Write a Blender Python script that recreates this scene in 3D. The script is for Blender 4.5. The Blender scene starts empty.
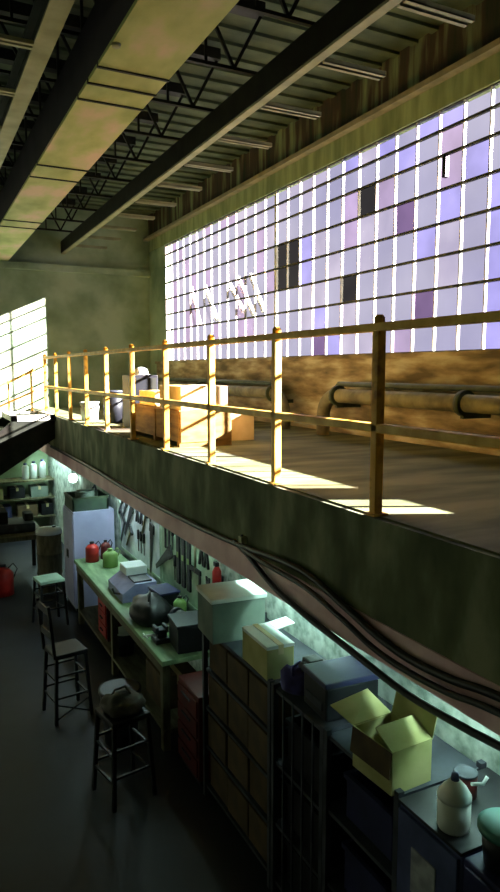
import bpy, bmesh, math, random
from mathutils import Vector, Matrix
random.seed(7)
S = bpy.context.scene
COL = S.collection
PI = math.pi

# ------------------------------------------------------------------ materials
def lin(h):
    h = h.lstrip('#')
    o = []
    for i in (0, 2, 4):
        c = int(h[i:i+2], 16) / 255
        o.append(c / 12.92 if c <= .04045 else ((c + .055) / 1.055) ** 2.4)
    return (*o, 1)

def mat(name, c1, c2=None, scale=4, rough=.75, metal=0, stretch=(1, 1, 1), bump=0, lo=.35, hi=.65, detail=6, c3=None, spec=.3):
    m = bpy.data.materials.new(name); m.use_nodes = True
    nt = m.node_tree; b = nt.nodes['Principled BSDF']
    b.inputs['Roughness'].default_value = rough
    b.inputs['Metallic'].default_value = metal
    b.inputs['Specular IOR Level'].default_value = spec
    tc = nt.nodes.new('ShaderNodeTexCoord'); mp = nt.nodes.new('ShaderNodeMapping')
    mp.inputs['Scale'].default_value = stretch
    nt.links.new(tc.outputs['Object'], mp.inputs['Vector'])
    n = nt.nodes.new('ShaderNodeTexNoise'); n.inputs['Scale'].default_value = scale; n.inputs['Detail'].default_value = detail
    nt.links.new(mp.outputs['Vector'], n.inputs['Vector'])
    r = nt.nodes.new('ShaderNodeValToRGB')
    r.color_ramp.elements[0].position = lo; r.color_ramp.elements[1].position = hi
    r.color_ramp.elements[0].color = lin(c1); r.color_ramp.elements[1].color = lin(c2 or c1)
    if c3:
        e = r.color_ramp.elements.new((lo + hi) / 2); e.color = lin(c3)
    nt.links.new(n.outputs['Fac'], r.inputs['Fac'])
    nt.links.new(r.outputs['Color'], b.inputs['Base Color'])
    if bump:
        bp = nt.nodes.new('ShaderNodeBump'); bp.inputs['Strength'].default_value = bump; bp.inputs['Distance'].default_value = .02
        nt.links.new(n.outputs['Fac'], bp.inputs['Height']); nt.links.new(bp.outputs['Normal'], b.inputs['Normal'])
    return m

def pane(name, tint, body, fac):
    m = bpy.data.materials.new(name); m.use_nodes = True
    nt = m.node_tree; nt.nodes.remove(nt.nodes['Principled BSDF']); out = nt.nodes['Material Output']
    t = nt.nodes.new('ShaderNodeBsdfTransparent'); t.inputs['Color'].default_value = lin(tint)
    d = nt.nodes.new('ShaderNodeBsdfTranslucent'); d.inputs['Color'].default_value = lin(body)
    tc = nt.nodes.new('ShaderNodeTexCoord'); n = nt.nodes.new('ShaderNodeTexNoise')
    n.inputs['Scale'].default_value = 1.6; n.inputs['Detail'].default_value = 5
    nt.links.new(tc.outputs['Object'], n.inputs['Vector'])
    r = nt.nodes.new('ShaderNodeMapRange')
    r.inputs['From Min'].default_value = .3; r.inputs['From Max'].default_value = .7
    r.inputs['To Min'].default_value = fac * .4; r.inputs['To Max'].default_value = min(.97, fac * 1.6)
    nt.links.new(n.outputs['Fac'], r.inputs['Value'])
    x = nt.nodes.new('ShaderNodeMixShader')
    nt.links.new(r.outputs['Result'], x.inputs['Fac'])
    nt.links.new(t.outputs[0], x.inputs[1]); nt.links.new(d.outputs[0], x.inputs[2])
    nt.links.new(x.outputs[0], out.inputs['Surface'])
    return m

def emit(name, c, s):
    m = bpy.data.materials.new(name); m.use_nodes = True
    b = m.node_tree.nodes['Principled BSDF']
    b.inputs['Base Color'].default_value = lin('EEEEEE')
    b.inputs['Emission Color'].default_value = lin(c); b.inputs['Emission Strength'].default_value = s
    return m

M = {}
M['yellow'] = mat('yellow_paint', 'D29C38', 'F0C258', 9, .55, bump=.1, c3='E2B048')
M['yellow_worn'] = mat('worn_yellow_paint', 'A06A24', 'DCA63A', 14, .6, lo=.3, hi=.5)
M['conc_edge'] = mat('stained_concrete', '4A503A', '86886A', 3.5, .9, stretch=(1, 1, .5), bump=.3, c3='62684C')
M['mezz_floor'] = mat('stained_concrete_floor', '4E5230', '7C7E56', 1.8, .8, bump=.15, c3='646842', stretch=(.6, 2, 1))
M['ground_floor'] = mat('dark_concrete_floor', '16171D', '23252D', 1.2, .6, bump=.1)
M['wall_green'] = mat('old_green_wall', '72886A', 'B2C4A4', 1.1, .9, bump=.15, c3='96AA88')
M['wall_upper'] = mat('rust_streaked_wall', '262E1C', '76845A', 2.6, .9, stretch=(1, 2.2, .25), bump=.2, c3='443626')
M['wall_hall'] = mat('hall_wall', '56574A', '6A6A5A', 1, .9)
M['lintel'] = mat('green_lintel', '76865A', '9CAA78', 3, .85, stretch=(1, 2, .4), bump=.1)
M['ledge'] = mat('pale_ledge', '7E7A5E', '989070', 5, .8)
M['dado'] = mat('tan_brick_dado', '665C44', 'C6BE9C', 3.2, .9, stretch=(1, .5, 2.2), bump=.4, c3='9A8A68')
M['pink'] = mat('faded_pink_channel', 'D4AAB0', 'F4D4D4', 2.5, .7, bump=.1, c3='E6C0C2')
M['under_wall'] = mat('flaking_white_wall', '6E8276', 'C4D2C8', 9, .9, bump=.3, lo=.3, hi=.6)
M['deck'] = mat('roof_deck', '3E4A34', '5C684A', 2, .85)
M['steel_dark'] = mat('dark_steel', '15170F', '25281C', 6, .6, .2)
M['steel_flange'] = mat('pale_painted_steel', '8B8F6B', 'A7A883', 4, .6)
M['casing'] = mat('stained_yellow_casing', '98A25E', 'D6BCA0', 1.1, .7, stretch=(2, 1, 1), c3='B6BC78')  # pinkish end of the mottling puts sun bounce into the colour
M['casing_dark'] = mat('dark_casing_side', '1F1820', '2E242B', 3, .8)  # near-black colour carries the darkness on the flank of the beam
M['frame'] = mat('window_frame_paint', 'C9C6B4', 'E9E6DA', 8, .6)
M['transom'] = mat('dark_transom_paint', '3E4038', '585A4C', 8, .7)  # darker than the frame: shade on the horizontal bars put into their colour
M['p_clear'] = pane('clear_pane', 'F8F7FD', 'D6D4EE', .002)
M['p_frost'] = pane('frosted_pane', 'F6F2FA', 'F6F2F2', .004)
M['p_violet'] = pane('violet_pane', 'EEE4EC', 'B8A8D0', .01)
M['p_plum'] = pane('plum_pane', 'C6B6CC', '8C7A9A', .01)
M['p_dark'] = pane('dark_pane', '868482', '55564E', .01)
M['p_blue'] = pane('blue_violet_pane', 'E2E0F8', 'C0B8F0', .01)
M['pipe_tan'] = mat('tan_pipe_lagging', '66624A', '8E8A68', 6, .6)
M['pipe_green'] = mat('dark_green_pipe', '2A3420', '46523A', 6, .5)
M['black'] = mat('black_metal', '0C0D10', '1A1B20', 8, .5)
M['rubber'] = mat('black_rubber', '080809', '121214', 10, .45)
M['wood_dark'] = mat('dark_bench_wood', '4E4A36', '6C6850', 6, .7, stretch=(4, .6, 1))
M['crate'] = mat('brown_crate_wood', '7A5A2A', 'A07C40', 7, .75, stretch=(1, .4, 3))
M['carton_y'] = mat('yellow_carton', 'D2B678', 'E8D29C', 4, .8)
M['carton_b'] = mat('brown_carton', '43372A', '5A4A30', 5, .85)
M['carton_g'] = mat('olive_tan_carton', '9C9A60', 'B4B07A', 4, .85)
M['carton_w'] = mat('white_carton', 'C9D2CC', 'E6ECE6', 4, .8)
M['carton_d'] = mat('grey_green_carton', '5C6A60', '748076', 4, .85)
M['tape'] = mat('packing_tape', 'B9A878', 'C9BA8C', 3, .4)
M['steel_blue'] = mat('blue_steel', '3D4468', '515A86', 4, .5)
M['navy'] = mat('navy_plastic', '1E2140', '2B2E55', 4, .5)
M['purple'] = mat('violet_grey_plastic', '6E6E92', '8C8CB0', 5, .5)
M['purple_cloth'] = mat('purple_cloth', '3A3768', '5A56A0', 8, .9, bump=.4)
M['locker'] = mat('pale_blue_enamel', '9A9CBC', 'B6B6D4', 2, .5)
M['steel_grey'] = mat('grey_steel', '2C2F36', '444850', 6, .5, .3)
M['red'] = mat('red_enamel', '8E1E1A', 'B52C26', 4, .45)
M['dark_red'] = mat('dark_red_enamel', '4A1A1A', '62221F', 4, .5)
M['green_can'] = mat('green_enamel', '5E7A3E', '7E9A58', 4, .5)
M['teal'] = mat('teal_plastic', '3E7468', '58948A', 4, .5)
M['white'] = mat('white_plastic', 'D4DCD8', 'F0F4F0', 4, .5)
M['peg_white'] = mat('white_pegboard', 'B8C4D0', 'DCE6EC', 6, .8)
M['peg_green'] = mat('pale_green_pegboard', '8CA890', 'AEC4AC', 6, .8)
M['tool'] = mat('dark_tool_steel', '14161A', '2A2D30', 10, .5, .3)
M['cloth_grey'] = mat('grey_cloth', '4A4A46', '6C6A62', 8, .95, bump=.5)
M['pale_seat'] = mat('pale_green_seat', '90B098', 'B4D0BC', 4, .6)
M['label_grey'] = mat('grey_label', '7C8088', 'A2A6AC', 14, .6)
M['grate'] = mat('pale_landing_plate', 'B9B4A0', 'D6D2C0', 5, .6)
M['p_side'] = pane('fill_tint_pane', 'ECF8D0', 'D8D8B0', .01)  # tints the fill daylight of the added side window yellow-green
M['tube'] = emit('tube_glow', 'CCFAF2', 50)
M['tube_mid'] = emit('medium_tube_glow', 'CCFAF2', 75)
M['tube_high'] = emit('end_tube_glow', 'D0FAF4', 180)
M['tube_bright'] = emit('bright_tube_glow', 'D6F8FA', 120)

# ------------------------------------------------------------------ mesh builder
class MB:
    def __init__(s): s.bm = bmesh.new(); s.mi = 0
    def _tag(s, geom):
        for f in geom:
            f.material_index = s.mi
    def box(s, x0, x1, y0, y1, z0, z1, bev=0, rz=0, piv=None):
        r = bmesh.ops.create_cube(s.bm, size=1)
        vs = r['verts']
        for v in vs:
            v.co = Vector(((x0 + x1) / 2 + v.co.x * (x1 - x0), (y0 + y1) / 2 + v.co.y * (y1 - y0), (z0 + z1) / 2 + v.co.z * (z1 - z0)))
        if rz:
            p = Vector(piv or ((x0 + x1) / 2, (y0 + y1) / 2, 0))
            bmesh.ops.rotate(s.bm, verts=vs, cent=p, matrix=Matrix.Rotation(rz, 3, 'Z'))
        fs = list({f for v in vs for f in v.link_faces})
        s._tag(fs)
        if bev:
            es = list({e for v in vs for e in v.link_edges})
            b = bmesh.ops.bevel(s.bm, geom=es, offset=bev, segments=2, affect='EDGES', profile=.6)
            s._tag(b['faces'])
        return s
    def bar(s, a, b, w, h=None, up=(0, 0, 1)):          # rectangular bar between two points
        a = Vector(a); b = Vector(b); h = h or w
        d = (b - a).normalized(); u = Vector(up)
        if abs(d.dot(u)) > .98: u = Vector((1, 0, 0))
        r = d.cross(u).normalized(); u = r.cross(d).normalized()
        vs = []
        for p in (a, b):
            for i, j in ((-1, -1), (1, -1), (1, 1), (-1, 1)):
                vs.append(s.bm.verts.new(p + r * (i * w / 2) + u * (j * h / 2)))
        fs = [(3, 2, 1, 0), (4, 5, 6, 7)] + [(i, (i + 1) % 4, 4 + (i + 1) % 4, 4 + i) for i in range(4)]
        s._tag([s.bm.faces.new([vs[i] for i in f]) for f in fs])
        return s
    def tube(s, pts, r, n=10, caps=True):
        pts = [Vector(p) for p in pts]; rings = []
        rr = r if isinstance(r, (list, tuple)) else [r] * len(pts)
        ref = None
        for i, p in enumerate(pts):
            d = (pts[min(i + 1, len(pts) - 1)] - pts[max(i - 1, 0)]).normalized()
            if ref is None:
                ref = Vector((0, 0, 1)) if abs(d.z) < .9 else Vector((1, 0, 0))
            a = d.cross(ref).normalized(); b = d.cross(a).normalized(); ref = a.cross(d).normalized() if True else ref
            rings.append([s.bm.verts.new(p + a * (rr[i] * math.cos(2 * PI * k / n)) + b * (rr[i] * math.sin(2 * PI * k / n))) for k in range(n)])
        fs = []
        for i in range(len(rings) - 1):
            for k in range(n):
                f = s.bm.faces.new((rings[i][k], rings[i][(k + 1) % n], rings[i + 1][(k + 1) % n], rings[i + 1][k])); f.smooth = True; fs.append(f)
        if caps:
            fs.append(s.bm.faces.new(rings[0][::-1])); fs.append(s.bm.faces.new(rings[-1]))
        s._tag(fs); return s
    def lathe(s, prof, c=(0, 0, 0), n=24):
        c = Vector(c); rings = []
        for r, z in prof:
            if r < 1e-5: rings.append([s.bm.verts.new(c + Vector((0, 0, z)))])
            else: rings.append([s.bm.verts.new(c + Vector((r * math.cos(2 * PI * k / n), r * math.sin(2 * PI * k / n), z))) for k in range(n)])
        fs = []
        for A, B in zip(rings, rings[1:]):
            for k in range(n):
                q = [A[k % len(A)], A[(k + 1) % len(A)], B[(k + 1) % len(B)], B[k % len(B)]]
                u = []
                for v in q:
                    if v not in u: u.append(v)
                if len(u) > 2:
                    f = s.bm.faces.new(u); f.smooth = True; fs.append(f)
        for R_, rev in ((rings[0], True), (rings[-1], False)):
            if len(R_) > 1: fs.append(s.bm.faces.new(R_[::-1] if rev else R_))
        s._tag(fs); return s
    def prism(s, pts, d):                               # polygon pts extruded by vector d
        d = Vector(d); A = [s.bm.verts.new(Vector(p)) for p in pts]; B = [s.bm.verts.new(Vector(p) + d) for p in pts]
        n = len(A)
        fs = [s.bm.faces.new(A[::-1]), s.bm.faces.new(B)] + [s.bm.faces.new((A[i], A[(i + 1) % n], B[(i + 1) % n], B[i])) for i in range(n)]
        s._tag(fs); return s
    def build(s, name, m, parent=None):
        bmesh.ops.recalc_face_normals(s.bm, faces=s.bm.faces)
        me = bpy.data.meshes.new(name); s.bm.to_mesh(me); s.bm.free()
        for x in (m if isinstance(m, (list, tuple)) else [m]): me.materials.append(x)
        o = bpy.data.objects.new(name, me); COL.objects.link(o)
        if parent: o.parent = parent
        return o

def tag(o, label, cat, group=None, kind=None):
    o['label'] = label; o['category'] = cat
    if group: o['group'] = group
    if kind: o['kind'] = kind
    return o
def thing(name, label, cat, loc=(0, 0, 0), rz=0, group=None):
    o = bpy.data.objects.new(name, None); COL.objects.link(o)
    o.empty_display_size = .1
    o.location = loc; o.rotation_euler = (0, 0, rz)
    return tag(o, label, cat, group)
def struct(o, label=None, cat=None):
    o['kind'] = 'structure'
    if label: o['label'] = label
    o['category'] = cat or o.name.split('_')[0]
    return o
def dup(root, loc, rz, label, group=None):
    r = root.copy(); COL.objects.link(r); r.location = loc; r.rotation_euler = (0, 0, rz); r['label'] = label
    if group: r['group'] = group
    for ch in list(root.children):
        c = ch.copy(); COL.objects.link(c); c.parent = r
        for g in list(ch.children):
            d = g.copy(); COL.objects.link(d); d.parent = c
    return r
ORD = ['first', 'second', 'third', 'fourth', 'fifth', 'sixth', 'seventh', 'eighth', 'ninth', 'tenth', 'eleventh', 'twelfth', 'thirteenth', 'fourteenth']

# ------------------------------------------------------------------ setting
YB = 15.2; YN = -5.0; XL = -7.0; XW = 5.0; ZM = 2.7; ZC = 7.0
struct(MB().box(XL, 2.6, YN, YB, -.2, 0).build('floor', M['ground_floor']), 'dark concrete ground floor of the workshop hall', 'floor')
struct(MB().box(2.3, XW, YN, YB, 2.12, ZM).build('floor_mezzanine', M['mezz_floor']), 'stained concrete mezzanine floor behind the yellow railing', 'floor')
struct(MB().box(2.26, 2.3, YN, YB, 2.12, 2.69).build('trim_1', M['conc_edge']), 'stained concrete face of the mezzanine edge', 'trim')
struct(MB().box(2.25, 2.33, YN, YB, 1.9, 2.12).build('trim_2', M['pink']), 'faded pink channel along the underside of the mezzanine edge', 'trim')
struct(MB().box(2.6, 2.8, YN, YB, 0, 2.12).build('wall_under', M['under_wall']), 'flaking white wall below the mezzanine', 'wall')
# back wall
struct(MB().box(XL, XW + .3, YB, YB + .25, 0, ZC).build('wall_back', M['wall_green']), 'old green painted end wall', 'wall')
struct(MB().box(XL, XW, YB - .12, YB, 5.62, 5.76).build('trim_3', M['wall_green']), 'green ledge across the end wall under the roof beams', 'trim')
LY0, LY1, LZ0, LZ1 = -2, 13, 4.0, 6.7
m = MB(); m.box(XL - .25, XL, YN, YB, 0, LZ0); m.box(XL - .25, XL, YN, YB, LZ1, ZC); m.box(XL - .25, XL, YN, LY0, LZ0, LZ1); m.box(XL - .25, XL, LY1, YB, LZ0, LZ1)
struct(m.build('wall_left', M['wall_hall']), 'far side wall of the hall', 'wall')
m = MB()
for k in range(11): m.box(XL - .15, XL - .1, LY0 + 1.5 * k - .03, LY0 + 1.5 * k + .03, LZ0, LZ1)
for k in range(4): m.box(XL - .15, XL - .1, LY0, LY1, LZ0 + (LZ1 - LZ0) / 3 * k - .03, LZ0 + (LZ1 - LZ0) / 3 * k + .03)
w3 = struct(m.build('window_fill', M['frame']), 'unseen high window added to the far side wall for daylight fill', 'window')  # unseen opening, added to let fill daylight into the hall
MB().box(XL - .13, XL - .124, LY0, LY1, LZ0, LZ1).build('panes', M['p_side'], w3)
struct(MB().box(XL, XW + .3, YN - .25, YN, 0, ZC).build('wall_near', M['wall_hall']), 'wall behind the viewpoint', 'wall')
dk = MB().box(XL - .25, XW + .4, YN - .25, YB + .25, ZC, ZC + .15)
for k in range(64): dk.box(XL, XW, YN + .15 + .31 * k, YN + .25 + .31 * k, ZC - .035, ZC + .01)
struct(dk.build('ceiling', M['deck']), 'dark roof deck over the joists', 'ceiling')
# window wall
WY0, WY1, WZ0, WZ1 = 2.65, 14.1, 3.7, 6.17
w = MB()
w.box(XW, XW + .12, YN, YB, 0, WZ0)
w.box(XW, XW + .12, WY1, YB, WZ0, WZ1)
w.box(XW, XW + .12, 2.25, WY0, WZ0, WZ1)
w.box(XW, XW + .12, YN, 1.72, WZ0, WZ1)
struct(w.build('wall_right', M['wall_green']), 'green wall around the long factory window', 'wall')
struct(MB().box(XW, XW + .12, YN, YB, WZ1 + .25, ZC).build('wall_right_upper', M['wall_upper']), 'rust streaked dark wall above the long window', 'wall')
struct(MB().box(XW - .015, XW + .12, YN, YB, WZ1, WZ1 + .25).build('trim_4', M['lintel']), 'green lintel band over the long window', 'trim')
struct(MB().box(XW - .12, XW, YN, YB, WZ1 + .25, WZ1 + .31).build('trim_5', M['ledge']), 'pale ledge running above the window lintel', 'trim')
struct(MB().box(XW - .05, XW, YN, 14.6, ZM, WZ0 - .01).build('trim_6', M['dado']), 'stained tan brick dado below the window', 'trim')
struct(MB().box(XW - .09, XW, YN, 14.6, WZ0 - .05, WZ0).build('trim_7', M['dado']), 'tan sill under the long window', 'trim')

# ---- long window
CW = .352
ys = [WY1 - CW * k for k in range(33)]
ys = [y for y in ys if y > WY0 + .05] + [WY0]
zs = [WZ0, 4.03, 4.365, 4.70, 5.03, 5.37, 5.71, 5.965, WZ1]
fr = MB()
for i, y in enumerate(ys):
    wd = .06 if i in (14, 27) else .017
    fr.box(XW + .012, XW + .045, y - wd / 2, y + wd / 2, WZ0, WZ1)
win = fr.build('window_1', M['frame'])
fr = MB()
for z in zs:
    fr.box(XW + .01, XW + .045, WY0, WY1, z - .013, z + .013)
fr.build('transom', M['transom'], win)
struct(win, 'long multi pane factory window glowing with daylight', 'window')
special = {}
def pk(y, z): 
    i = int((WY1 - y) / CW)
    for j in range(len(zs) - 1):
        if zs[j] <= z < zs[j + 1]: return (i, j)
for (y, z, k) in [(6.05, 5.18, 'plum'), (5.66, 4.25, 'plum'), (7.79, 3.78, 'plum'), (6.74, 5.52, 'dark'), (7.08, 4.5, 'dark'), (8.97, 5.2, 'dark'), (8.97, 4.9, 'dark'),
                  (8.62, 5.2, 'dark'), (8.62, 4.9, 'dark'), (4.94, 5.26, 'blue'), (4.72, 5.26, 'blue'), (5.33, 5.2, 'blue'), (5.33, 5.5, 'violet'), (5.0, 5.5, 'blue'), (6.83, 5.13, 'frost'), (6.45, 5.17, 'frost'),
                  (7.4, 5.5, 'violet'), (5.7, 4.9, 'blue'), (13.9, 5.2, 'frost'), (6.2, 3.8, 'violet')]:
    special[pk(y, z)] = k
kinds = ['clear', 'frost', 'violet', 'plum', 'dark', 'blue']
pn = MB()
for i in range(len(ys) - 1):
    for j in range(len(zs) - 1):
        k = special.get((i, j))
        if not k:
            r = random.random()
            if ys[i] > 9.2: k = 'violet' if r < .22 else ('frost' if r < .4 else 'clear')
            else: k = 'frost' if r < .15 else ('blue' if r < .26 else ('violet' if r < .3 else 'clear'))
        pn.mi = kinds.index(k)
        pn.box(XW + .028, XW + .034, ys[i + 1] + .01, ys[i] - .01, zs[j] + .01, zs[j + 1] - .01)
pn.build('panes', [M['p_' + k] for k in kinds], win)
st = MB()      # pale leaning bars just outside the panes of the far bays
for (ya, za, yb, zb) in [(12.88, 5.15, 12.43, 4.39), (12.17, 5.11, 11.61, 4.43), (11.08, 5.05, 10.5, 4.5), (10.71, 5.09, 10.11, 4.42), (10.22, 5.08, 9.75, 4.44)]:
    st.bar((XW + .12, ya, za), (XW + .12, yb, zb), .05, .07)
st.build('vent_stay', M['frame'], win)
lt = MB()
lt.bar((XW - .03, 5.49, 5.46), (XW - .03, 5.49, 5.68), .05, .05)
lt.build('latch', M['black'], win)
# near side window beyond the pier
fr = MB()
for y in (1.72, 1.985, 2.25): fr.box(XW, XW + .06, y - .014, y + .014, WZ0, WZ1)
for z in zs: fr.box(XW, XW + .06, 1.72, 2.25, z - .014, z + .014)
w2 = struct(fr.build('window_2', M['frame']), 'narrow window bay beside the pier', 'window')
MB().box(XW + .028, XW + .034, 1.73, 2.24, WZ0 + .01, WZ1 - .01).build('panes', M['p_clear'], w2)

# ------------------------------------------------------------------ roof steel
t = thing('boxed_beam', 'broad yellowish boxed roof beam with dark straps, between two thin beams', 'beam', (1.65, YN, 5.78))
L = YB - YN
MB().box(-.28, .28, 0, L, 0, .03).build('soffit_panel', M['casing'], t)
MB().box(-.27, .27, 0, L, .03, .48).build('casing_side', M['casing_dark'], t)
for y in (5.3, 5.62, 5.97, 8.02, 8.53, 11.1, 11.6):
    yy = y - YN
    MB().box(-.285, .285, yy - .012, yy + .012, -.012, .03).build('strap', M['steel_dark'], t)
MB().lathe([(0, -.02), (.03, -.02), (.035, 0), (.0, .0)], (-.25, 9.9, -.0), 14).build('pale_disc', M['steel_flange'], t)  # small pale disc under the left edge of the soffit
def ibeam(name, label, x0, x1, z, h, left=False):
    t = thing(name, label, 'beam', ((x0 + x1) / 2, YN, z))
    w = (x1 - x0) / 2
    MB().box(-w, w, 0, L, 0, .022).build('bottom_flange', M['steel_flange'], t)
    wx = -w + .006 if left else 0
    MB().box(wx - .012, wx + .012, 0, L, .022, h - .02).build('web', M['steel_dark'], t)
    MB().box(-w, w, 0, L, h - .02, h).build('top_flange', M['steel_dark'], t)
    return t
b2 = ibeam('steel_beam', 'dark steel roof beam with a pale lower edge, nearest the long window', 3.03, 3.11, 6.0, .27, True)
b1 = ibeam('steel_beam', 'pale edged steel roof beam at the far left of the ceiling', .97, 1.12, 6.0, .27)
JY = [3.94 + 1.02 * k for k in range(-1, 11)]
for y in JY:
    m = MB()
    for d in (-.035, .035):
        m.box(.06, .68, y - YN + d - .018, y - YN + d + .018, .0, .012); m.box(.06, .68, y - YN + d - .018, y - YN + d - .014, .0, .04)
    m.build('outrigger', M['steel_flange'], b2)
for k in range(9):
    y = 4.7 + 1.02 * k - YN
    m = MB()
    for d in (-.035, .035): m.box(-.72, -.075, y + d - .018, y + d + .018, .0, .03)
    m.build('outrigger', M['steel_flange'], b1)
j0 = None
for n, y in enumerate(JY):
    lab = f'dark open-web roof joist, {ORD[n]} one counted from the near end'
    if j0 is None:
        j0 = thing('roof_joist', lab, 'joist', (0, y, 6.27), 0, 'open-web roof joists')
        MB().box(XL + .05, 3.12, -.06, .06, .53, .64).build('top_chord', M['steel_dark'], j0)
        MB().box(XL + .05, 3.1, -.02, .02, .0, .03).build('bottom_chord', M['steel_dark'], j0)
        m = MB(); x = 3.1; up = True
        while x > XL + .4:
            a = (x, 0, .54 if up else .02); b = (x - .28, 0, .02 if up else .54)
            m.bar(a, b, .028); 
            if not up: m.bar((b[0], 0, .54), (b[0], 0, .02), .022)
            x = b[0]; up = not up
        m.build('web', M['steel_dark'], j0)
    else: dup(j0, (0, y, 6.27), 0, lab)
# ------------------------------------------------------------------ yellow guard railing
t = thing('guard_railing', 'yellow pipe guard railing along the mezzanine edge', 'railing', (2.3, 0, ZM))
py = [3.02 + 1.165 * k for k in range(-3, 9)]
py.append(13.4)
for i, y in enumerate(py):
    p = MB().box(-.027, .027, y - .027, y + .027, 0, 1.04, .006).box(-.05, .05, y - .05, y + .05, 0, .012).build('post', M['yellow'] if i % 3 else M['yellow_worn'], t)
    MB().lathe([(0, 0), (.03, 0), (.03, .035), (.018, .05), (0, .05)], (0, y, 1.06), 10).build('post_cap', M['yellow_worn'], p)
MB().box(-.03, .03, py[0], 13.43, 1.02, 1.065, .008).build('top_rail', M['yellow'], t)
MB().box(-.027, .027, py[0], 13.43, .465, .515, .008).build('mid_rail', M['yellow'], t)

# ---- landing and stair at the far end
t = thing('stair', 'dark steel stair dropping left from a pale landing at the far end of the mezzanine', 'stair', (2.26, 13.0, 0))
m = MB(); m.box(-.75, 0, -.75, -.65, 2.62, 2.72); m.box(-.75, 0, .5, .6, 2.62, 2.72); m.box(-.75, -.65, -.75, .6, 2.62, 2.72); m.box(-.1, 0, -.75, .6, 2.62, 2.72)
m.build('landing_frame', M['grate'], t)
MB().box(-.65, -.1, -.65, .5, 2.63, 2.68).build('landing_grate', M['steel_dark'], t)
for y in (-.75, .55):
    MB().prism([(-.02, y, 2.62), (-.02, y, 2.3), (-3.6, y, -.0), (-3.6 + .0, y, .26), (-.75, y, 2.62)], (0, .05, 0)).build('stringer', M['steel_dark'], t)
for k in range(12):
    MB().box(-.98 - .22 * k, -.75 - .22 * k, -.7, .55, 2.42 - .2 * k, 2.45 - .2 * k).build('tread', M['steel_dark'], t)
m = MB()
m.tube([(-.2, .55, 2.7), (-.2, .55, 3.5)], .02).tube([(-.62, .55, 2.68), (-.62, .55, 3.32)], .02)
m.tube([(-.05, .55, 3.62), (-.2, .55, 3.48), (-.85, .55, 3.16), (-3.4, .55, 1.0)], .024).tube([(-.05, .55, 3.2), (-.2, .55, 3.08), (-.85, .55, 2.8), (-3.4, .55, .6)], .018)
m.tube([(-3.4, .55, 0.1), (-3.4, .55, 1.0)], .02)
m.build('handrail', M['yellow'], t)

# ------------------------------------------------------------------ mezzanine contents
t = thing('wooden_crate', 'low brown wooden crate on the mezzanine behind the railing', 'crate', (2.78, 7.45, ZM))
MB().box(-.29, .29, -.85, .85, .05, .38, .006).build('body', M['crate'], t)
m = MB()
for y in (-.8, 0, .8): m.box(-.30, .30, y - .04, y + .04, 0, .39)
m.build('batten', M['crate'], t)
def carton(name, label, cat, loc, d, m, rz=0, group=None, tape=True, lid=None):
    t = thing(name, label, cat, loc, rz, group)
    MB().box(-d[0] / 2, d[0] / 2, -d[1] / 2, d[1] / 2, 0, d[2], .005).build('body', m, t)
    if tape: MB().box(-.025, .025, -d[1] / 2 - .002, d[1] / 2 + .002, d[2] * .72, d[2] + .002).build('tape', M['tape'], t)
    if lid: MB().box(-d[0] / 2 - .012, d[0] / 2 + .012, -d[1] / 2 - .012, d[1] / 2 + .012, d[2] * .93, d[2] + .01, .005).build('lid', lid, t)
    return t
carton('cardboard_carton', 'sunlit yellow cardboard carton on the near end of the wooden crate', 'carton', (2.78, 6.98, ZM + .39), (.54, .68, .25), M['carton_y'])
carton('cardboard_carton', 'smaller yellow carton on the far end of the wooden crate', 'carton', (2.76, 7.85, ZM + .39), (.46, .6, .17), M['carton_y'])
carton('cardboard_carton', 'pale carton on the floor between the crate and the pipe', 'carton', (3.33, 7.25, ZM), (.42, .55, .36), M['carton_y'])
t = thing('control_cabinet', 'dark control cabinet standing behind the crate on the mezzanine', 'cabinet', (2.9, 9.3, ZM))
MB().box(-.2, .2, -.2, .2, .04, .74, .01).build('body', M['black'], t)
MB().box(-.17, .17, -.215, -.2, .08, .7, .004).build('door', M['steel_dark'], t)
MB().box(-.2, .2, -.2, .2, 0, .04).build('plinth', M['black'], t)
t = thing('hard_hat', 'white hard hat lying on the dark control cabinet', 'hat', (2.9, 9.25, ZM + .74))
MB().lathe([(.105, 0), (.1, .04), (.085, .08), (.045, .105), (0, .11)], n=20).build('shell', M['white'], t)
MB().lathe([(0, 0), (.135, 0), (.135, .012), (0, .014)], (0, -.02, 0), 20).build('brim', M['white'], t)
t = thing('waste_bin', 'dark waste bin on the mezzanine near the white bucket', 'bin', (2.75, 10.2, ZM))
MB().lathe([(0, 0), (.13, 0), (.16, .48), (.15, .48), (.12, .03), (0, .03)]).build('body', M['black'], t)
MB().lathe([(.155, .47), (.17, .47), (.17, .5), (.155, .5)]).build('rim', M['steel_grey'], t)
def bucket(name, label, loc, r, h, mb, ml, cat='bucket', group=None):
    t = thing(name, label, cat, loc, 0, group)
    MB().lathe([(0, 0), (r * .85, 0), (r, h * .93), (0, h * .93)]).build('body', mb, t)
    MB().lathe([(0, h * .92), (r * 1.05, h * .92), (r * 1.05, h * .98), (r * .9, h), (0, h)]).build('lid', ml, t)
    p = [(r * 1.02 * math.cos(a), -.0 + r * .25 * math.sin(a) - r * .0, h * .8 - r * .6 * math.sin(a)) for a in [PI * k / 8 for k in range(9)]]
    MB().tube([(x, -r * 1.0 - .005 + abs(x) * .9, z) for x, y, z in p], .006, 6).build('handle', M['steel_grey'], t)
    return t
bucket('bucket', 'white lidded bucket at the mezzanine edge under the railing', (2.55, 10.9, ZM), .15, .3, M['white'], M['white'])
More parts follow.
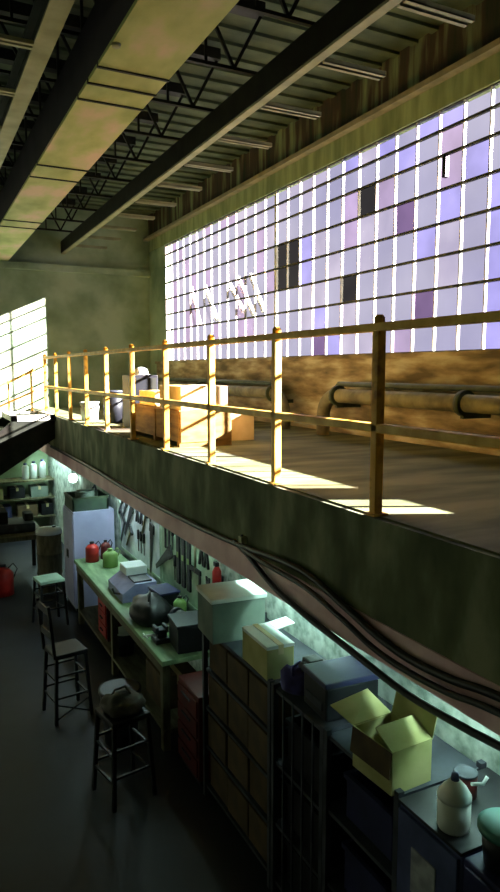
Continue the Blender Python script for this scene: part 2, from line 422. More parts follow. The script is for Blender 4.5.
# pipes along the dado
def pipe_run(label, pts, r, m, collars):
    t = thing('pipe_run', label, 'pipe', (4.62, 0, ZM))
    MB().tube(pts, r, 16).build('pipe', m, t)
    for c in collars:
        MB().tube([(0, c - .03, pts[-1][2]), (0, c + .03, pts[-1][2])], r * 1.45, 16).build('collar', M['pipe_green'], t)
        MB().box(-.03, .32, c - .02, c + .02, pts[-1][2] - r * 1.7, pts[-1][2] - r * 1.1).build('bracket', M['pipe_green'], t)
    return t
def elbow(y0, z, R, sgn, yend):
    arc = [(0, y0 - sgn * R * math.sin(a), z - R + R * math.cos(a)) for a in [PI / 2 * k / 8 for k in range(8, -1, -1)]]
    return [(0, arc[0][1], 0)] + arc + [(0, yend, z)]
pipe_run('fat tan pipe with an elbow down to the floor, nearer stretch along the dado', elbow(6.9, .5, .28, -1, YN + .1), .085, M['pipe_tan'], (6.85, 4.75, 2.4))
pipe_run('fat tan pipe ending in a downward elbow, farther stretch along the dado', elbow(8.5, .48, .33, 1, 13.6), .085, M['pipe_tan'], (8.5, 11.2))
t = thing('conduit', 'thin dark green pipe above the nearer fat pipe', 'pipe', (4.66, 0, ZM))
MB().tube([(0, 6.95, .5), (0, 6.95, .6), (0, 6.9, .64), (0, YN + .1, .64)], .03, 10).build('pipe', M['pipe_green'], t)
m = MB()
for y in (5.8, 3.6, 1.2): m.box(-.02, .28, y - .02, y + .02, .6, .61)
m.build('bracket', M['pipe_green'], t)
t = thing('conduit', 'thin dark green pipe above the farther fat pipe', 'pipe', (4.66, 0, ZM))
MB().tube([(0, 8.45, .4), (0, 8.45, .58), (0, 8.5, .62), (0, 13.6, .62)], .03, 10).build('pipe', M['pipe_green'], t)
# ------------------------------------------------------------------ cables on the mezzanine edge
def cable(label, pts, r):
    P = [Vector(p) for p in pts]; out = []
    for i in range(len(P) - 1):
        p0, p1, p2, p3 = P[max(i - 1, 0)], P[i], P[i + 1], P[min(i + 2, len(P) - 1)]
        for k in range(6):
            t = k / 6
            out.append(.5 * (2 * p1 + (p2 - p0) * t + (2 * p0 - 5 * p1 + 4 * p2 - p3) * t * t + (3 * p1 - p0 - 3 * p2 + p3) * t ** 3))
    out.append(P[-1])
    o = MB().tube(out, r, 8).build('cable', M['rubber'])
    return tag(o, label, 'cable', )
x = 2.215
cable('thick black cable hugging the seam above the pink channel', [(x + .01, 12.6, 2.12), (x, 9.5, 2.13), (x, 7.5, 2.1), (x, 5.6, 2.12), (x, 4.57, 2.16), (x, 3.7, 2.21), (x, 3.16, 2.12), (x, 2.87, 2.06), (x, 2.6, 2.035), (x, 2.29, 2.055), (x, 1.99, 2.1), (x, 1.2, 2.15), (x, 0.2, 2.15)], .022)
cable('second black cable paired under the first at the near right of the channel', [(x, 4.62, 2.15), (x - .03, 4.2, 2.14), (x - .03, 3.6, 2.13), (x - .03, 3.16, 2.06), (x - .03, 2.87, 2.0), (x - .03, 2.6, 1.985), (x - .03, 2.29, 2.0), (x - .03, 1.99, 2.045), (x - .03, 1.2, 2.1), (x - .03, .2, 2.12)], .017)
cable('black cable sagging below the channel above the cartons', [(x, 4.7, 2.17), (x, 4.45, 2.11), (x, 4.09, 1.996), (x, 3.67, 1.93), (x, 3.1, 1.88), (x, 2.65, 1.842), (x, 2.28, 1.855), (x, 1.98, 1.88), (x, 1.3, 1.95), (x, .3, 2.1)], .02)
t = thing('cable_clip', 'small pale cable clip where the cables part', 'clip', (2.23, 4.6, 2.2))
MB().box(-.02, .03, -.03, .03, -.03, .03, .005).build('body', M['steel_flange'], t)
MB().lathe([(0, .03), (.012, .03), (.012, .04), (0, .045)], n=8).build('screw', M['steel_grey'], t)

# ------------------------------------------------------------------ under the mezzanine: lamps
def tube_light(label, y0, y1, xx, zz, glow='tube'):
    t = thing('tube_light', label, 'lamp', (xx, (y0 + y1) / 2, zz))
    h = (y1 - y0) / 2
    MB().box(-.06, .06, -h, h, .05, .085).build('housing', M['white'], t)
    MB().tube([(0, -h + .04, .02), (0, h - .04, .02)], .016, 10).build('tube', M[glow], t)
    for s_ in (-1, 1): MB().box(-.02, .02, s_ * h - .02, s_ * h + .02, 0, .05).build('socket', M['white'], t)
tube_light('tube lamp under the mezzanine over the far half of the workbench', 8.0, 9.4, 2.46, 2.03, 'tube_bright')
tube_light('tube lamp under the mezzanine over the near half of the workbench', 5.9, 7.1, 2.46, 2.03)
tube_light('tube lamp under the mezzanine over the steel shelf of cartons', 3.6, 4.95, 2.42, 2.03, 'tube_mid')
tube_light('tube lamp under the mezzanine over the open carton', 1.9, 2.9, 2.46, 2.03, 'tube_mid')
tube_light('tube lamp above the storage rack on the end wall', 12.6, 14.6, 2.4, 2.03, 'tube_high')

# ------------------------------------------------------------------ shelving row
def shelf_unit(label, y0, y1, x0, x1, H, levels, rails=()):
    t = thing('steel_shelving', label, 'shelving', ((x0 + x1) / 2, (y0 + y1) / 2, 0))
    w = (x1 - x0) / 2; d = (y1 - y0) / 2
    for a in (-1, 1):
        for b in (-1, 1):
            MB().box(a * w - .018, a * w + .018, b * d - .018, b * d + .018, 0, H + .03).build('post', M['steel_grey'], t)
    for z in levels:
        MB().box(-w, w, -d, d, z - .025, z).build('shelf', M['steel_grey'], t)
    for k in rails:
        m = MB(); m.box(-w - .006, -w + .006, k * d - .008, k * d + .008, .05, H).build('bar', M['steel_grey'], t)
    return t
X0, X1 = 2.02, 2.56
LV = (.1, .45, .78, 1.11, 1.45)
shelf_unit('grey steel shelving packed with brown cartons, farthest of the row', 3.73, 4.86, X0, X1, 1.45, LV)
rows = ['bottom', 'second lowest', 'second highest', 'highest']
cols = ['near', 'middle', 'far']
c0 = None
for li, z in enumerate(LV[:-1]):
    for k in range(3):
        yc = 3.93 + .365 * k
        lab = f'brown carton at the {cols[k]} place on the {rows[li]} level of the steel shelving'
        if c0 is None: c0 = carton('stored_carton', lab, 'carton', (X0 + .255, yc, z), (.47, .345, .27), M['carton_b'], 0, 'brown cartons on the steel shelving')
        else: dup(c0, (X0 + .255 + random.uniform(-.01, .01), yc, z), random.uniform(-.02, .02), lab)
shelf_unit('narrow grey steel cage shelving with front bars and dark bins', 3.09, 3.68, X0, X1, 1.45, (.1, .52, .95, 1.45), (-.6, -.2, .2, .6))
def tote(label, loc, d, m, name='storage_bin'):
    t = thing(name, label, 'bin', loc)
    a, b, h = d[0] / 2, d[1] / 2, d[2]
    s = MB(); th = .012
    s.box(-a, a, -b, b, 0, th); s.box(-a, -a + th, -b, b, th, h); s.box(a - th, a, -b, b, th, h); s.box(-a + th, a - th, -b, -b + th, th, h); s.box(-a + th, a - th, b - th, b, th, h)
    s.build('body', m, t)
    r = MB(); r.box(-a - .014, -a, -b - .014, b + .014, h - .03, h); r.box(a, a + .014, -b - .014, b + .014, h - .03, h); r.box(-a, a, -b - .014, -b, h - .03, h); r.box(-a, a, b, b + .014, h - .03, h)
    r.build('rim', m, t)
    return t
for k, z in enumerate((.1, .52, .95)):
    tote(f'dark bin on the {["lowest", "middle", "upper"][k]} level of the narrow cage shelving', (X0 + .28, 3.385, z), (.42, .48, .3), M['black'])
shelf_unit('low grey steel shelving holding navy bins under the open carton', 2.42, 3.05, X0, X1, 1.45, (.1, .55, 1.0, 1.45))
tote('navy bin on the upper level of the low steel shelving', (X0 + .27, 2.74, 1.0), (.42, .4, .26), M['navy'])
tote('navy bin on the middle level of the low steel shelving', (X0 + .27, 2.74, .55), (.42, .42, .28), M['navy'])
# cabinet with label, near right
t = thing('steel_cabinet', 'blue steel cabinet with a grey label panel, under the white jug', 'cabinet', (2.28, 2.18, 0))
MB().box(-.28, .28, -.205, .205, .06, 1.45, .008).build('body', M['steel_blue'], t)
MB().box(-.25, .25, -.18, .18, 0, .06).build('plinth', M['black'], t)
d = MB().box(-.3, -.281, -.195, .195, .1, 1.43, .004).build('door', M['steel_blue'], t)
MB().box(-.306, -.3, -.07, .09, 1.08, 1.3).build('label_panel', M['label_grey'], d)
MB().bar((-.32, -.16, .7), (-.32, -.16, .84), .015).build('handle', M['steel_grey'], d)
MB().box(-.29, .29, -.207, .207, 1.45, 1.465).build('top', M['black'], t)
t = thing('steel_cabinet', 'dark steel cabinet at the right end of the row, under the teal lidded tub', 'cabinet', (2.28, 1.675, 0))
MB().box(-.28, .28, -.29, .29, .06, 1.45, .008).build('body', M['navy'], t)
MB().box(-.25, .25, -.26, .26, 0, .06).build('plinth', M['black'], t)
MB().box(-.3, -.281, -.27, .27, .1, 1.43, .004).build('door', M['navy'], t)

# things on top of the row
carton('archive_box', 'big white-lidded archive box on the far end of the carton shelving', 'box', (2.16, 4.66, 1.45), (.43, .37, .34), M['carton_d'], -.08, tape=False, lid=M['carton_w'])
t = thing('open_carton', 'small pale carton with one flap lifted, in front of the archive box', 'carton', (2.125, 3.98, 1.45), -.03)
s = MB(); a, b, h = .1, .2, .23
s.box(-a, a, -b, b, 0, h - .02); s.build('body', M['carton_g'], t)
MB().box(-a - .004, a + .004, -b - .004, b + .004, h - .02, h + .004, .003).build('lid', M['carton_w'], t)
MB().prism([(a, b, h), (a, b * .25, h), (a + .15, b * .3, h + .02), (a + .15, b, h + .02)], (0, 0, .006)).build('flap', M['carton_w'], t)
MB().box(-.02, .02, -b - .006, b + .006, h - .06, h + .007).build('tape', M['tape'], t)
t = thing('cloth_bag', 'crumpled purple cloth bag lying in front of the small black device on the cage shelving', 'bag', (2.11, 3.55, 1.476))
def blob(rx, ry, rz, amp, seed, segs=20):
    rnd = random.Random(seed); bm = bmesh.new()
    bmesh.ops.create_icosphere(bm, subdivisions=3, radius=1)
    ph = [rnd.uniform(0, 6.28) for _ in range(9)]
    for v in bm.verts:
        c = v.co.copy()
        k = 1 + amp * (math.sin(5 * c.x + ph[0]) * math.sin(4 * c.y + ph[1]) + .6 * math.sin(9 * c.y + ph[2]) * math.sin(8 * c.z + ph[3]))
        v.co = Vector((c.x * rx * k, c.y * ry * k, max(0, (c.z + .55)) * rz * k))
    for f in bm.faces: f.smooth = True
    m = MB(); m.bm.free(); m.bm = bm
    return m
blob(.1, .12, .1, .14, 3).build('body', M['purple_cloth'], t)
MB().tube([(-.06, -.05, .12), (-.05, -.03, .17), (.02, 0, .18), (.07, .02, .12)], .01, 6).build('handle', M['purple_cloth'], t)
t = thing('desk_printer', 'black box-shaped machine with a navy lid on the cage shelving', 'machine', (2.24, 3.25, 1.475), -.06)
MB().box(-.18, .18, -.14, .14, 0, .2, .012).build('body', M['black'], t)
MB().box(-.19, .19, -.15, .15, .2, .235, .01).build('lid', M['navy'], t)
MB().box(-.188, -.18, -.1, .1, .05, .1).build('slot', M['steel_grey'], t)
t = thing('projector', 'small black device on a stubby stand at the end of the black machine', 'device', (2.19, 3.49, 1.475))
MB().box(-.05, .05, -.05, .05, .13, .22, .01).build('body', M['black'], t)
MB().tube([(-.05, 0, .175), (-.09, 0, .175)], .03, 14).build('lens', M['steel_grey'], t)
MB().lathe([(0, 0), (.055, 0), (.055, .015), (.018, .03), (.018, .13), (0, .13)]).build('stand', M['black'], t)
# open flapped carton
t = thing('open_carton', 'olive cardboard carton with its flaps open, between the black machine and the white jug', 'carton', (2.105, 2.59, 1.45), .06)
s = MB(); a, b, h, th = .13, .15, .22, .006
s.box(-a, a, -b, b, 0, th); s.box(-a, -a + th, -b, b, th, h); s.box(a - th, a, -b, b, th, h); s.box(-a + th, a - th, -b, -b + th, th, h); s.box(-a + th, a - th, b - th, b, th, h)
s.build('body', M['carton_g'], t)
MB().prism([(-a, -b, h), (a, -b, h), (a + .01, -b + .14, h + .06), (-a + .01, -b + .14, h + .06)], (0, 0, .005)).build('flap', M['carton_g'], t)
MB().prism([(-a, b, h), (a, b, h), (a, b + .2, h + .05), (-a, b + .2, h + .02)], (0, 0, .005)).build('flap', M['carton_g'], t)
MB().prism([(a, -b, h), (a, b, h), (a + .03, b, h + .12), (a + .03, -b, h + .12)], (.005, 0, 0)).build('flap', M['carton_g'], t)
MB().prism([(-a, -b, h), (-a, b, h), (-a - .015, b, h - .13), (-a - .015, -b, h - .13)], (-.005, 0, 0)).build('flap', M['carton_b'], t)
t = thing('jug', 'white plastic jug with a cone top standing on the blue cabinet', 'jug', (2.085, 2.12, 1.465))
MB().lathe([(0, 0), (.068, 0), (.073, .015), (.073, .14), (0, .14)]).build('body', M['white'], t)
MB().lathe([(.076, .14), (.076, .155), (.055, .19), (.022, .225), (0, .225)]).build('shoulder', M['white'], t)
MB().lathe([(0, .225), (.019, .225), (.016, .255), (0, .257)], n=14).build('cap', M['steel_blue'], t)
MB().tube([(.07, -.03, .2), (.13, -.04, .19), (.15, -.045, .22)], .008, 8).build('spout', M['white'], t)
t = thing('paint_tin', 'dark red tin behind the white jug', 'tin', (2.3, 2.27, 1.465))
MB().lathe([(0, 0), (.055, 0), (.055, .11), (0, .11)]).build('body', M['dark_red'], t)
MB().lathe([(0, .11), (.058, .11), (.058, .12), (.05, .117), (0, .117)]).build('lid', M['steel_grey'], t)
t = thing('lidded_tub', 'dark tub with a teal lid at the right edge of the row', 'tub', (2.13, 1.86, 1.451))
MB().lathe([(0, 0), (.09, 0), (.105, .15), (0, .15)], n=28).build('body', M['black'], t)
MB().lathe([(0, .15), (.12, .15), (.12, .17), (.1, .18), (0, .18)], n=28).build('lid', M['teal'], t)

# ------------------------------------------------------------------ workbench
t = thing('workbench', 'long greenish wooden workbench below the pegboards', 'workbench', (2.22, 7.4, 0))
MB().box(-.33, .33, -1.85, 1.85, .85, .9, .008).build('top', mat('green_bench_top', '5E7A54', '86A078', 5, .6, stretch=(3, .5, 1)), t)
for y in (-1.75, 0, 1.75):
    for xx in (-.27, .27): MB().box(xx - .035, xx + .035, y - .035, y + .035, 0, .85).build('leg', M['wood_dark'], t)
MB().box(-.3, .3, -1.8, 1.8, .18, .21).build('lower_shelf', M['wood_dark'], t)
MB().box(-.31, -.28, -1.8, 1.8, .75, .85).build('apron', M['wood_dark'], t)
t = thing('drawer_unit', 'dark red drawer unit under the middle of the workbench', 'drawers', (2.2, 8.05, .21))
MB().box(-.22, .22, -.2, .2, 0, .5, .006).build('body', M['dark_red'], t)
for k in range(3):
    d = MB().box(-.235, -.22, -.18, .18, .03 + k * .155, .17 + k * .155, .004).build('drawer', M['red'], t)
    MB().bar((-.245, -.06, .1 + k * .155), (-.245, .06, .1 + k * .155), .014).build('handle', M['steel_grey'], d)
bucket('bucket', 'dark bucket on the lower shelf of the workbench beside the red drawers', (2.08, 7.45, .21), .13, .28, M['steel_grey'], M['white'])
carton('stored_carton', 'brown carton on the lower shelf at the near end of the workbench', 'carton', (2.2, 6.2, .21), (.36, .5, .34), M['carton_b'])
t = thing('toolbox', 'dark red tool chest standing between workbench and shelving', 'toolbox', (2.26, 5.2, 0))
MB().box(-.26, .26, -.24, .24, .05, .8, .01).build('body', M['dark_red'], t)
for k in range(4):
    d = MB().box(-.275, -.26, -.22, .22, .08 + k * .175, .23 + k * .175, .004).build('drawer', M['dark_red'], t)
    MB().bar((-.285, -.1, .19 + k * .175), (-.285, .1, .19 + k * .175), .014).build('handle', M['steel_grey'], d)
MB().box(-.24, .24, -.22, .22, 0, .05).build('plinth', M['black'], t)
# on the bench
t = thing('bench_machine', 'violet-grey bench machine with a pale tray on the workbench', 'machine', (2.2, 7.5, .9))
MB().prism([(-.2, -.3, 0), (.2, -.3, 0), (.2, -.3, .2), (-.05, -.3, .2), (-.2, -.3, .1)], (0, .62, 0)).build('body', M['purple'], t)
MB().box(-.06, .2, .04, .32, .2, .3, .015).build('tray', M['white'], t)
MB().box(-.05, .16, -.25, 0, .2, .215).build('panel', M['black'], t)
MB().tube([(-.2, -.2, .08), (-.27, -.2, .1), (-.29, -.2, .16)], .012, 8).build('lever', M['black'], t)
def can(label, name, loc, r, h, m, cap):
    t = thing(name, label, 'can', loc)
    MB().lathe([(0, 0), (r, 0), (r, h * .7), (r * .6, h * .85), (r * .3, h * .87), (r * .3, h * .93), (0, h * .93)]).build('body', m, t)
    MB().lathe([(0, h * .93), (r * .36, h * .93), (r * .36, h), (0, h)], n=14).build('cap', cap, t)
    MB().tube([(r * .5, 0, h * .84), (r * 1.0, 0, h * 1.0), (r * 1.35, 0, h * .8), (r * .97, 0, h * .5)], .008, 6).build('handle', cap, t)
    return t
can('red can with a black cap at the far end of the workbench', 'oil_can', (2.1, 9.05, .9), .09, .27, M['red'], M['black'])
can('dark red can behind the red can on the workbench', 'oil_can', (2.3, 9.1, .9), .07, .26, M['dark_red'], M['black'])
can('green can in front of the red can on the workbench', 'oil_can', (2.26, 8.7, .9), .1, .24, M['green_can'], M['green_can'])
can('small yellow-green can at the back of the near half of the bench', 'oil_can', (2.42, 6.5, .9), .07, .24, M['green_can'], M['black'])
t = thing('bench_vise', 'dark steel vise on the near end of the workbench', 'vise', (2.03, 6.0, .9))
MB().box(-.07, .07, -.08, .08, 0, .05, .008).build('base', M['steel_grey'], t)
MB().box(-.04, .05, -.05, .05, .05, .13, .008).build('body', M['steel_grey'], t)
for s_ in (-1, 1): MB().box(s_ * .05 - .015, s_ * .05 + .015, -.06, .06, .1, .16, .004).build('jaw', M['steel_grey'], t)
MB().tube([(-.05, 0, .08), (-.17, 0, .08)], .012, 8).tube([(-.15, -.07, .08), (-.15, .07, .08)], .007, 6).build('screw', M['white'], t)
t = thing('grinder', 'black bench grinder behind the vise on the workbench', 'grinder', (2.32, 6.1, .9), .2)
MB().box(-.08, .08, -.1, .1, 0, .05, .008).build('base', M['black'], t)
MB().tube([(0, -.1, .13), (0, .1, .13)], .075, 18).build('motor', M['black'], t)
for s_ in (-1, 1): MB().tube([(0, s_ * .13, .13), (0, s_ * .17, .13)], .085, 20).build('wheel', M['steel_grey'], t)
MB().tube([(0, -.17, .13), (0, .17, .13)], .018, 8).build('shaft', M['steel_grey'], t)
carton('parts_box', 'black parts box on the middle of the workbench against the wall', 'box', (2.4, 6.95, .9), (.22, .32, .18), M['black'], .1, tape=False, lid=M['navy'])
carton('parts_box', 'black lidded case on the near half of the workbench beside the grinder', 'box', (2.3, 5.78, .9), (.42, .34, .26), M['black'], -.1, tape=False, lid=M['black'])
t = thing('cloth_bag', 'slumped black cloth bag on the workbench between the vise and the violet machine', 'bag', (2.14, 6.6, .9))
blob(.22, .3, .16, .1, 5).build('body', M['rubber'], t)
MB().tube([(-.06, -.1, .2), (-.05, -.06, .28), (.0, .06, .28), (.02, .1, .2)], .012, 6).build('handle', M['rubber'], t)
# pegboards
def pegboard(label, y0, y1, m):
    t = thing('pegboard', label, 'pegboard', (2.585, (y0 + y1) / 2, 1.0))
    h = (y1 - y0) / 2
    MB().box(-.008, .008, -h, h, 0, .85).build('board', m, t)
    f = MB(); f.box(-.014, .012, -h - .03, -h, -.03, .88); f.box(-.014, .012, h, h + .03, -.03, .88); f.box(-.014, .012, -h, h, -.03, 0); f.box(-.014, .012, -h, h, .85, .88)
    f.build('frame', M['peg_green'], t)
pegboard('white pegboard with dark hand tools over the far half of the bench', 7.58, 9.3, M['peg_white'])
pegboard('pale green pegboard with long dark tools over the near half of the bench', 5.95, 7.5, M['peg_green'])
def wrench(): 
    return [('shaft', MB().box(-.006, .006, -.014, .014, -.24, -.03), 'tool'), ('jaw', MB().prism([(-.006, -.04, .03), (-.006, -.015, .03), (-.006, -.012, 0), (-.006, .012, 0), (-.006, .015, .03), (-.006, .04, .03), (-.006, .03, -.04), (-.006, -.03, -.04)], (.012, 0, 0)), 'tool')]
def hammer():
    return [('handle', MB().tube([(0, 0, -.28), (0, 0, 0)], .013, 8), 'wood_dark'), ('head', MB().box(-.015, .015, -.07, .06, -.02, .02, .004), 'tool')]
def saw():
    return [('blade', MB().prism([(-.002, -.04, 0), (-.002, .06, 0), (-.002, .0, -.42), (-.002, -.04, -.42)], (.004, 0, 0)), 'tool'), ('handle', MB().box(-.012, .012, -.05, .07, 0, .1, .01), 'black')]
def level():
    return [('body', MB().box(-.012, .012, -.035, .035, -.5, .02, .004), 'tool'), ('vial', MB().box(-.014, .014, -.02, .02, -.26, -.21), 'green_can')]
def square():
    return [('blade', MB().box(-.003, .003, -.02, .02, -.3, 0), 'tool'), ('stock', MB().box(-.01, .01, -.02, .2, -.02, .02), 'tool')]
def driver():
    return [('handle', MB().tube([(0, 0, -.0), (0, 0, .1)], .017, 8), 'black'), ('shank', MB().tube([(0, 0, -.13), (0, 0, 0)], .006, 6), 'tool')]
def pliers():
    return [('grip', MB().bar((0, -.04, -.16), (0, 0, 0), .02).bar((0, .04, -.16), (0, 0, 0), .02), 'black'), ('jaw', MB().bar((0, 0, -.01), (0, 0, .07), .03), 'tool')]
KIND = {'wrench': wrench, 'hammer': hammer, 'hand_saw': saw, 'spirit_level': level, 'try_square': square, 'screwdriver': driver, 'pliers': pliers}
NICE = {'wrench': 'wrench', 'hammer': 'hammer', 'hand_saw': 'hand saw', 'spirit_level': 'spirit level', 'try_square': 'try square', 'screwdriver': 'screwdriver', 'pliers': 'pliers'}
layout = {'white': [('wrench', 9.15, 1.7, .7), ('wrench', 8.95, 1.68, .7), ('hand_saw', 8.72, 1.62, .75), ('pliers', 8.45, 1.72, 0), ('pliers', 8.28, 1.72, 0), ('hammer', 8.08, 1.72, .5), ('wrench', 7.9, 1.72, 0),
                    ('try_square', 9.05, 1.4, .6), ('hammer', 8.75, 1.36, .7), ('screwdriver', 8.42, 1.3, 0), ('screwdriver', 8.3, 1.3, 0), ('screwdriver', 8.18, 1.3, 0), ('hand_saw', 7.85, 1.5, .2)],
          'green': [('wrench', 7.35, 1.74, 0), ('wrench', 7.22, 1.74, 0), ('screwdriver', 7.1, 1.64, 0), ('spirit_level', 6.92, 1.76, 0), ('spirit_level', 6.76, 1.76, 0), ('spirit_level', 6.6, 1.76, 0), ('hammer', 6.42, 1.74, 0), ('pliers', 6.25, 1.72, 0), ('pliers', 6.12, 1.72, 0),
                    ('hand_saw', 7.25, 1.38, 1.1), ('screwdriver', 7.04, 1.3, 0), ('try_square', 6.3, 1.42, 0), ('wrench', 6.08, 1.4, 0)]}
for bd, L_ in layout.items():
    cnt = {}
    for (k, y, z, ang) in L_: cnt[k] = cnt.get(k, 0) + 1
    seen = {}
    for (k, y, z, ang) in L_:
        seen[k] = seen.get(k, 0) + 1
        which = '' if cnt[k] == 1 else f', {ORD[seen[k]-1]} {NICE[k]} from the far end'
        t = thing(k, f'dark {NICE[k]} hanging on the {"white" if bd=="white" else "pale green"} pegboard{which}', 'tool', (2.565, y, z), 0, f'hand tools on the {bd} pegboard')
        t.rotation_euler = (ang, 0, 0); t.scale = (1, 1.3, 1.25)
        for nm, mb, mm in KIND[k](): mb.build(nm, M[mm], t)
t = thing('fire_extinguisher', 'slim red extinguisher on the wall above the white archive box', 'extinguisher', (2.54, 5.8, 1.38))
MB().lathe([(0, 0), (.045, 0), (.045, .2), (.02, .25), (0, .25)], n=16).build('cylinder', M['red'], t)
MB().box(-.02, .02, -.02, .04, .25, .29, .004).build('valve', M['black'], t)
MB().box(.04, .06, -.03, .03, .05, .15).build('bracket', M['black'], t)

# ------------------------------------------------------------------ locker, drum, rack at the back
t = thing('steel_locker', 'pale blue steel locker at the far end of the workbench', 'locker', (2.27, 9.95, 0))
MB().box(-.3, .3, -.33, .33, .05, 1.48, .01).build('body', M['locker'], t)
MB().box(-.28, .28, -.31, .31, 0, .05).build('plinth', M['black'], t)
for s_ in (-1, 1):
    d = MB().box(-.315, -.3, s_ * .16 - .15, s_ * .16 + .15, .1, 1.45, .004).build('door', M['locker'], t)
    MB().bar((-.325, s_ * .04, .75), (-.325, s_ * .04, .87), .014).build('handle', M['steel_grey'], d)
t = thing('parts_crate', 'dark green crate of odds and ends on top of the blue locker', 'crate', (2.24, 9.95, 1.48))
s = MB(); a, b, h = .26, .28, .2
s.box(-a, a, -b, b, 0, .02); s.box(-a, -a + .02, -b, b, .02, h); s.box(a - .02, a, -b, b, .02, h); s.box(-a, a, -b, -b + .02, .02, h); s.box(-a, a, b - .02, b, .02, h)
s.build('body', mat('dark_green_box', '26352A', '3A4C3C', 5, .7), t)
s = MB(); s.box(-a - .01, a + .01, -b - .01, -b + .0, h - .03, h); s.box(-a - .01, -a, -b, b, h - .03, h); s.build('rim', M['pipe_green'], t)
t = thing('coil_of_hose', 'coiled pale hose resting in the dark green crate', 'hose', (2.22, 9.93, 1.6))
pts = [((.13 + .01 * math.sin(k)) * math.cos(k * .5), (.16) * math.sin(k * .5), .002 * k + .03) for k in range(52)]
MB().tube(pts, .016, 8).build('coil', M['carton_d'], t)
MB().tube([pts[-1], (.17, .1, .18), (.2, .12, .1)], .017, 8).build('nozzle', M['steel_grey'], t)
t = thing('drum', 'dark drum with a white lid left of the blue locker', 'drum', (1.82, 10.75, 0))
MB().lathe([(0, 0), (.19, 0), (.19, .3), (.2, .31), (.2, .33), (.19, .34), (.19, .62), (.2, .63), (.2, .65), (.19, .66), (.19, .95), (0, .95)]).build('body', M['wood_dark'], t)
MB().lathe([(0, .95), (.2, .95), (.2, 1.0), (.17, 1.03), (0, 1.04)]).build('lid', M['white'], t)
MB().lathe([(0, 1.04), (.03, 1.04), (.03, 1.06), (0, 1.06)], (.08, 0, 0), 12).build('bung', M['black'], t)
t = thing('storage_rack', 'long dark storage rack against the end wall at the lower left', 'rack', (1.7, 14.75, 0))
for a in (-1, 1):
    for b in (-1, 1): MB().box(a * .95 - .025, a * .95 + .025, b * .25 - .025, b * .25 + .025, 0, 1.3).build('post', M['steel_dark'], t)
for z in (.45, .85, 1.22): MB().box(-.97, .97, -.27, .27, z - .03, z).build('shelf', M['wood_dark'], t)
bx = 0
for z, row in ((.45, [(1.05, .4, 'black'), (1.55, .35, 'navy'), (2.05, .4, 'carton_b'), (2.45, .25, 'black')]), (.85, [(1.0, .3, 'carton_b'), (1.4, .35, 'carton_g'), (1.85, .3, 'black'), (2.3, .35, 'carton_d')])):
    for k, (xx, wd, mm) in enumerate(row):
        nm = {'black': 'black', 'navy': 'navy', 'carton_b': 'brown', 'carton_g': 'olive', 'carton_d': 'grey-green'}[mm]
        carton('stored_box', f'{nm} box on the {"lower" if z < .6 else "middle"} shelf of the storage rack, {ORD[k]} from the left', 'box', (xx, 14.7, z), (wd, .36, .24 if z < .6 else .22), M[mm], 0, 'boxes on the storage rack')
for k, xx in enumerate((2.05, 2.22, 2.4)):
    t = thing('canister', f'white canister on top of the storage rack, {ORD[k]} from the left', 'canister', (xx, 14.7, 1.22), 0, 'white canisters on the storage rack')
    MB().lathe([(0, 0), (.07, 0), (.07, .26 + .03 * k), (.04, .3 + .03 * k), (0, .3 + .03 * k)], n=16).build('body', M['white'], t)
    MB().lathe([(0, .3 + .03 * k), (.035, .3 + .03 * k), (.035, .34 + .03 * k), (0, .34 + .03 * k)], n=12).build('cap', M['steel_blue'], t)
t = thing('globe_lamp', 'white globe lamp on the wall at the far end below the mezzanine', 'lamp', (2.48, 12.0, 1.6))
MB().lathe([(0, -.09), (.05, -.075), (.08, -.03), (.085, 0), (.08, .03), (.05, .075), (0, .09)], n=18).build('globe', emit('globe_glow', 'E6FFF4', 4), t)
MB().tube([(0, 0, .08), (0, 0, .14), (.12, 0, .14)], .015, 8).build('arm', M['black'], t)
t = thing('machine_table', 'dark machine bench with a boxy lathe at the far left', 'machine', (1.45, 11.9, 0))
MB().box(-.45, .42, -.55, .55, .72, .8, .01).build('top', M['wood_dark'], t)
for a in (-.4, .37):
    for b in (-.48, .48): MB().box(a - .03, a + .03, b - .03, b + .03, 0, .72).build('leg', M['steel_dark'], t)
MB().box(-.4, .3, -.3, .3, .8, .95, .02).build('bed', M['steel_grey'], t)
MB().box(-.4, -.12, -.2, .25, .95, 1.15, .02).build('headstock', M['steel_dark'], t)
MB().box(.15, .3, -.12, .15, .95, 1.08, .02).build('tailstock', M['steel_dark'], t)
can('red fuel can on the floor at the far left by the dark machine', 'fuel_can', (1.12, 10.95, 0), .17, .48, M['red'], M['black'])

# ------------------------------------------------------------------ stools
def stool(label, loc, rz, H, back, m, seatm):
    t = thing('work_stool', label, 'stool', loc, rz)
    MB().box(-.17, .17, -.17, .17, H - .045, H, .012).build('seat', seatm, t)
    for a in (-1, 1):
        for b in (-1, 1):
            MB().bar((a * .185, b * .185, 0), (a * .15, b * .15, H - .045), .03).build('leg', m, t)
    for z in (.22, .44):
        k = .185 - .035 * z / H
        f = MB()
        for a in (-1, 1): f.bar((a * k, -k, z), (a * k, k, z), .018); f.bar((-k, a * k, z + .04), (k, a * k, z + .04), .018)
        f.build('rung', m, t)
    if back:
        MB().bar((-.17, .18, .05), (.17, .18, .2), .014).bar((.17, .18, .05), (-.17, .18, .2), .014).build('brace', m, t)
        for b in (-1, 1): MB().bar((.17, b * .16, H - .03), (.22, b * .16, H + .52), .028).build('back_post', m, t)
        for z in (.2, .46): MB().bar((.17 + .05 * z / .5, -.17, H + z), (.17 + .05 * z / .5, .17, H + z), .02, .07).build('back_slat', m, t)
    return t
stool('black high-backed work stool standing clear of the bench', (1.27, 6.75, 0), 3.3, .7, True, M['black'], M['black'])
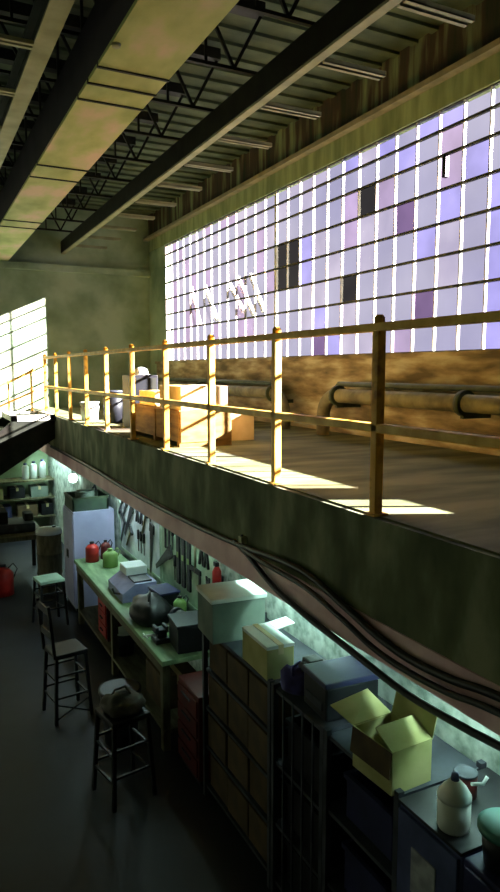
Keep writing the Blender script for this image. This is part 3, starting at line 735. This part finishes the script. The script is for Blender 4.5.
stool('black stool with a pale green seat near the end of the workbench', (1.56, 9.35, 0), .15, .66, False, M['black'], M['pale_seat'])
stool('dark low-lit stool in front, with a heap of grey cloth on it', (1.42, 5.2, 0), .2, .72, False, M['black'], M['black'])
t = thing('cloth_bag', 'heap of grey cloth lying on the nearest stool', 'bag', (1.42, 5.2, .72))
blob(.17, .17, .1, .12, 9).build('body', M['cloth_grey'], t)
MB().tube([(-.08, .02, .13), (-.06, 0, .19), (.03, 0, .2), (.07, 0, .13)], .011, 6).build('strap', M['cloth_grey'], t)
t = thing('waste_paper_bin', 'dark bin on the floor between the stools by the workbench', 'bin', (1.62, 6.0, 0))
MB().lathe([(0, 0), (.15, 0), (.19, .5), (.18, .5), (.14, .03), (0, .03)]).build('body', M['steel_grey'], t)
MB().lathe([(.18, .49), (.2, .49), (.2, .52), (.18, .52)]).build('rim', M['black'], t)

# ------------------------------------------------------------------ light
sd = Vector((-1, .47, -.455)).normalized()
sl = bpy.data.lights.new('sun', 'SUN'); sl.energy = 110; sl.angle = math.radians(.5); sl.color = (1, .97, .9)
so = bpy.data.objects.new('sun', sl); COL.objects.link(so)
so.rotation_euler = sd.to_track_quat('-Z', 'Y').to_euler(); so.location = (12, -2, 12)
wd = bpy.data.worlds.new('sky'); S.world = wd; wd.use_nodes = True
nt = wd.node_tree; bg = nt.nodes['Background']
tc = nt.nodes.new('ShaderNodeTexCoord'); n = nt.nodes.new('ShaderNodeTexNoise'); n.inputs['Scale'].default_value = 3.2; n.inputs['Detail'].default_value = 5
r = nt.nodes.new('ShaderNodeValToRGB')
r.color_ramp.elements[0].position = .35; r.color_ramp.elements[0].color = lin('BEBCDE')
r.color_ramp.elements[1].position = .62; r.color_ramp.elements[1].color = lin('E6E2EE')
nt.links.new(tc.outputs['Generated'], n.inputs['Vector']); nt.links.new(n.outputs['Fac'], r.inputs['Fac']); nt.links.new(r.outputs['Color'], bg.inputs['Color'])
bg.inputs['Strength'].default_value = .72

# ------------------------------------------------------------------ camera
f = 674.0
pit = math.atan(76 / f); th = math.atan(339 * math.cos(pit) / f)
F = Vector((math.sin(th) * math.cos(pit), math.cos(th) * math.cos(pit), -math.sin(pit)))
ca = bpy.data.cameras.new('camera'); co = bpy.data.objects.new('camera', ca); COL.objects.link(co)
co.location = (0, 0, 3.51); co.rotation_euler = F.to_track_quat('-Z', 'Y').to_euler()
ca.sensor_width = 36; ca.lens = f / 892 * 36; ca.clip_start = .05; ca.clip_end = 200
S.camera = co
vs = S.view_settings
vs.view_transform = 'Standard'; vs.look = 'None'; vs.gamma = 1; vs.use_curve_mapping = False; vs.exposure = 0
S.cycles.use_denoising = True
S.cycles.max_bounces = 10; S.cycles.transparent_max_bounces = 16
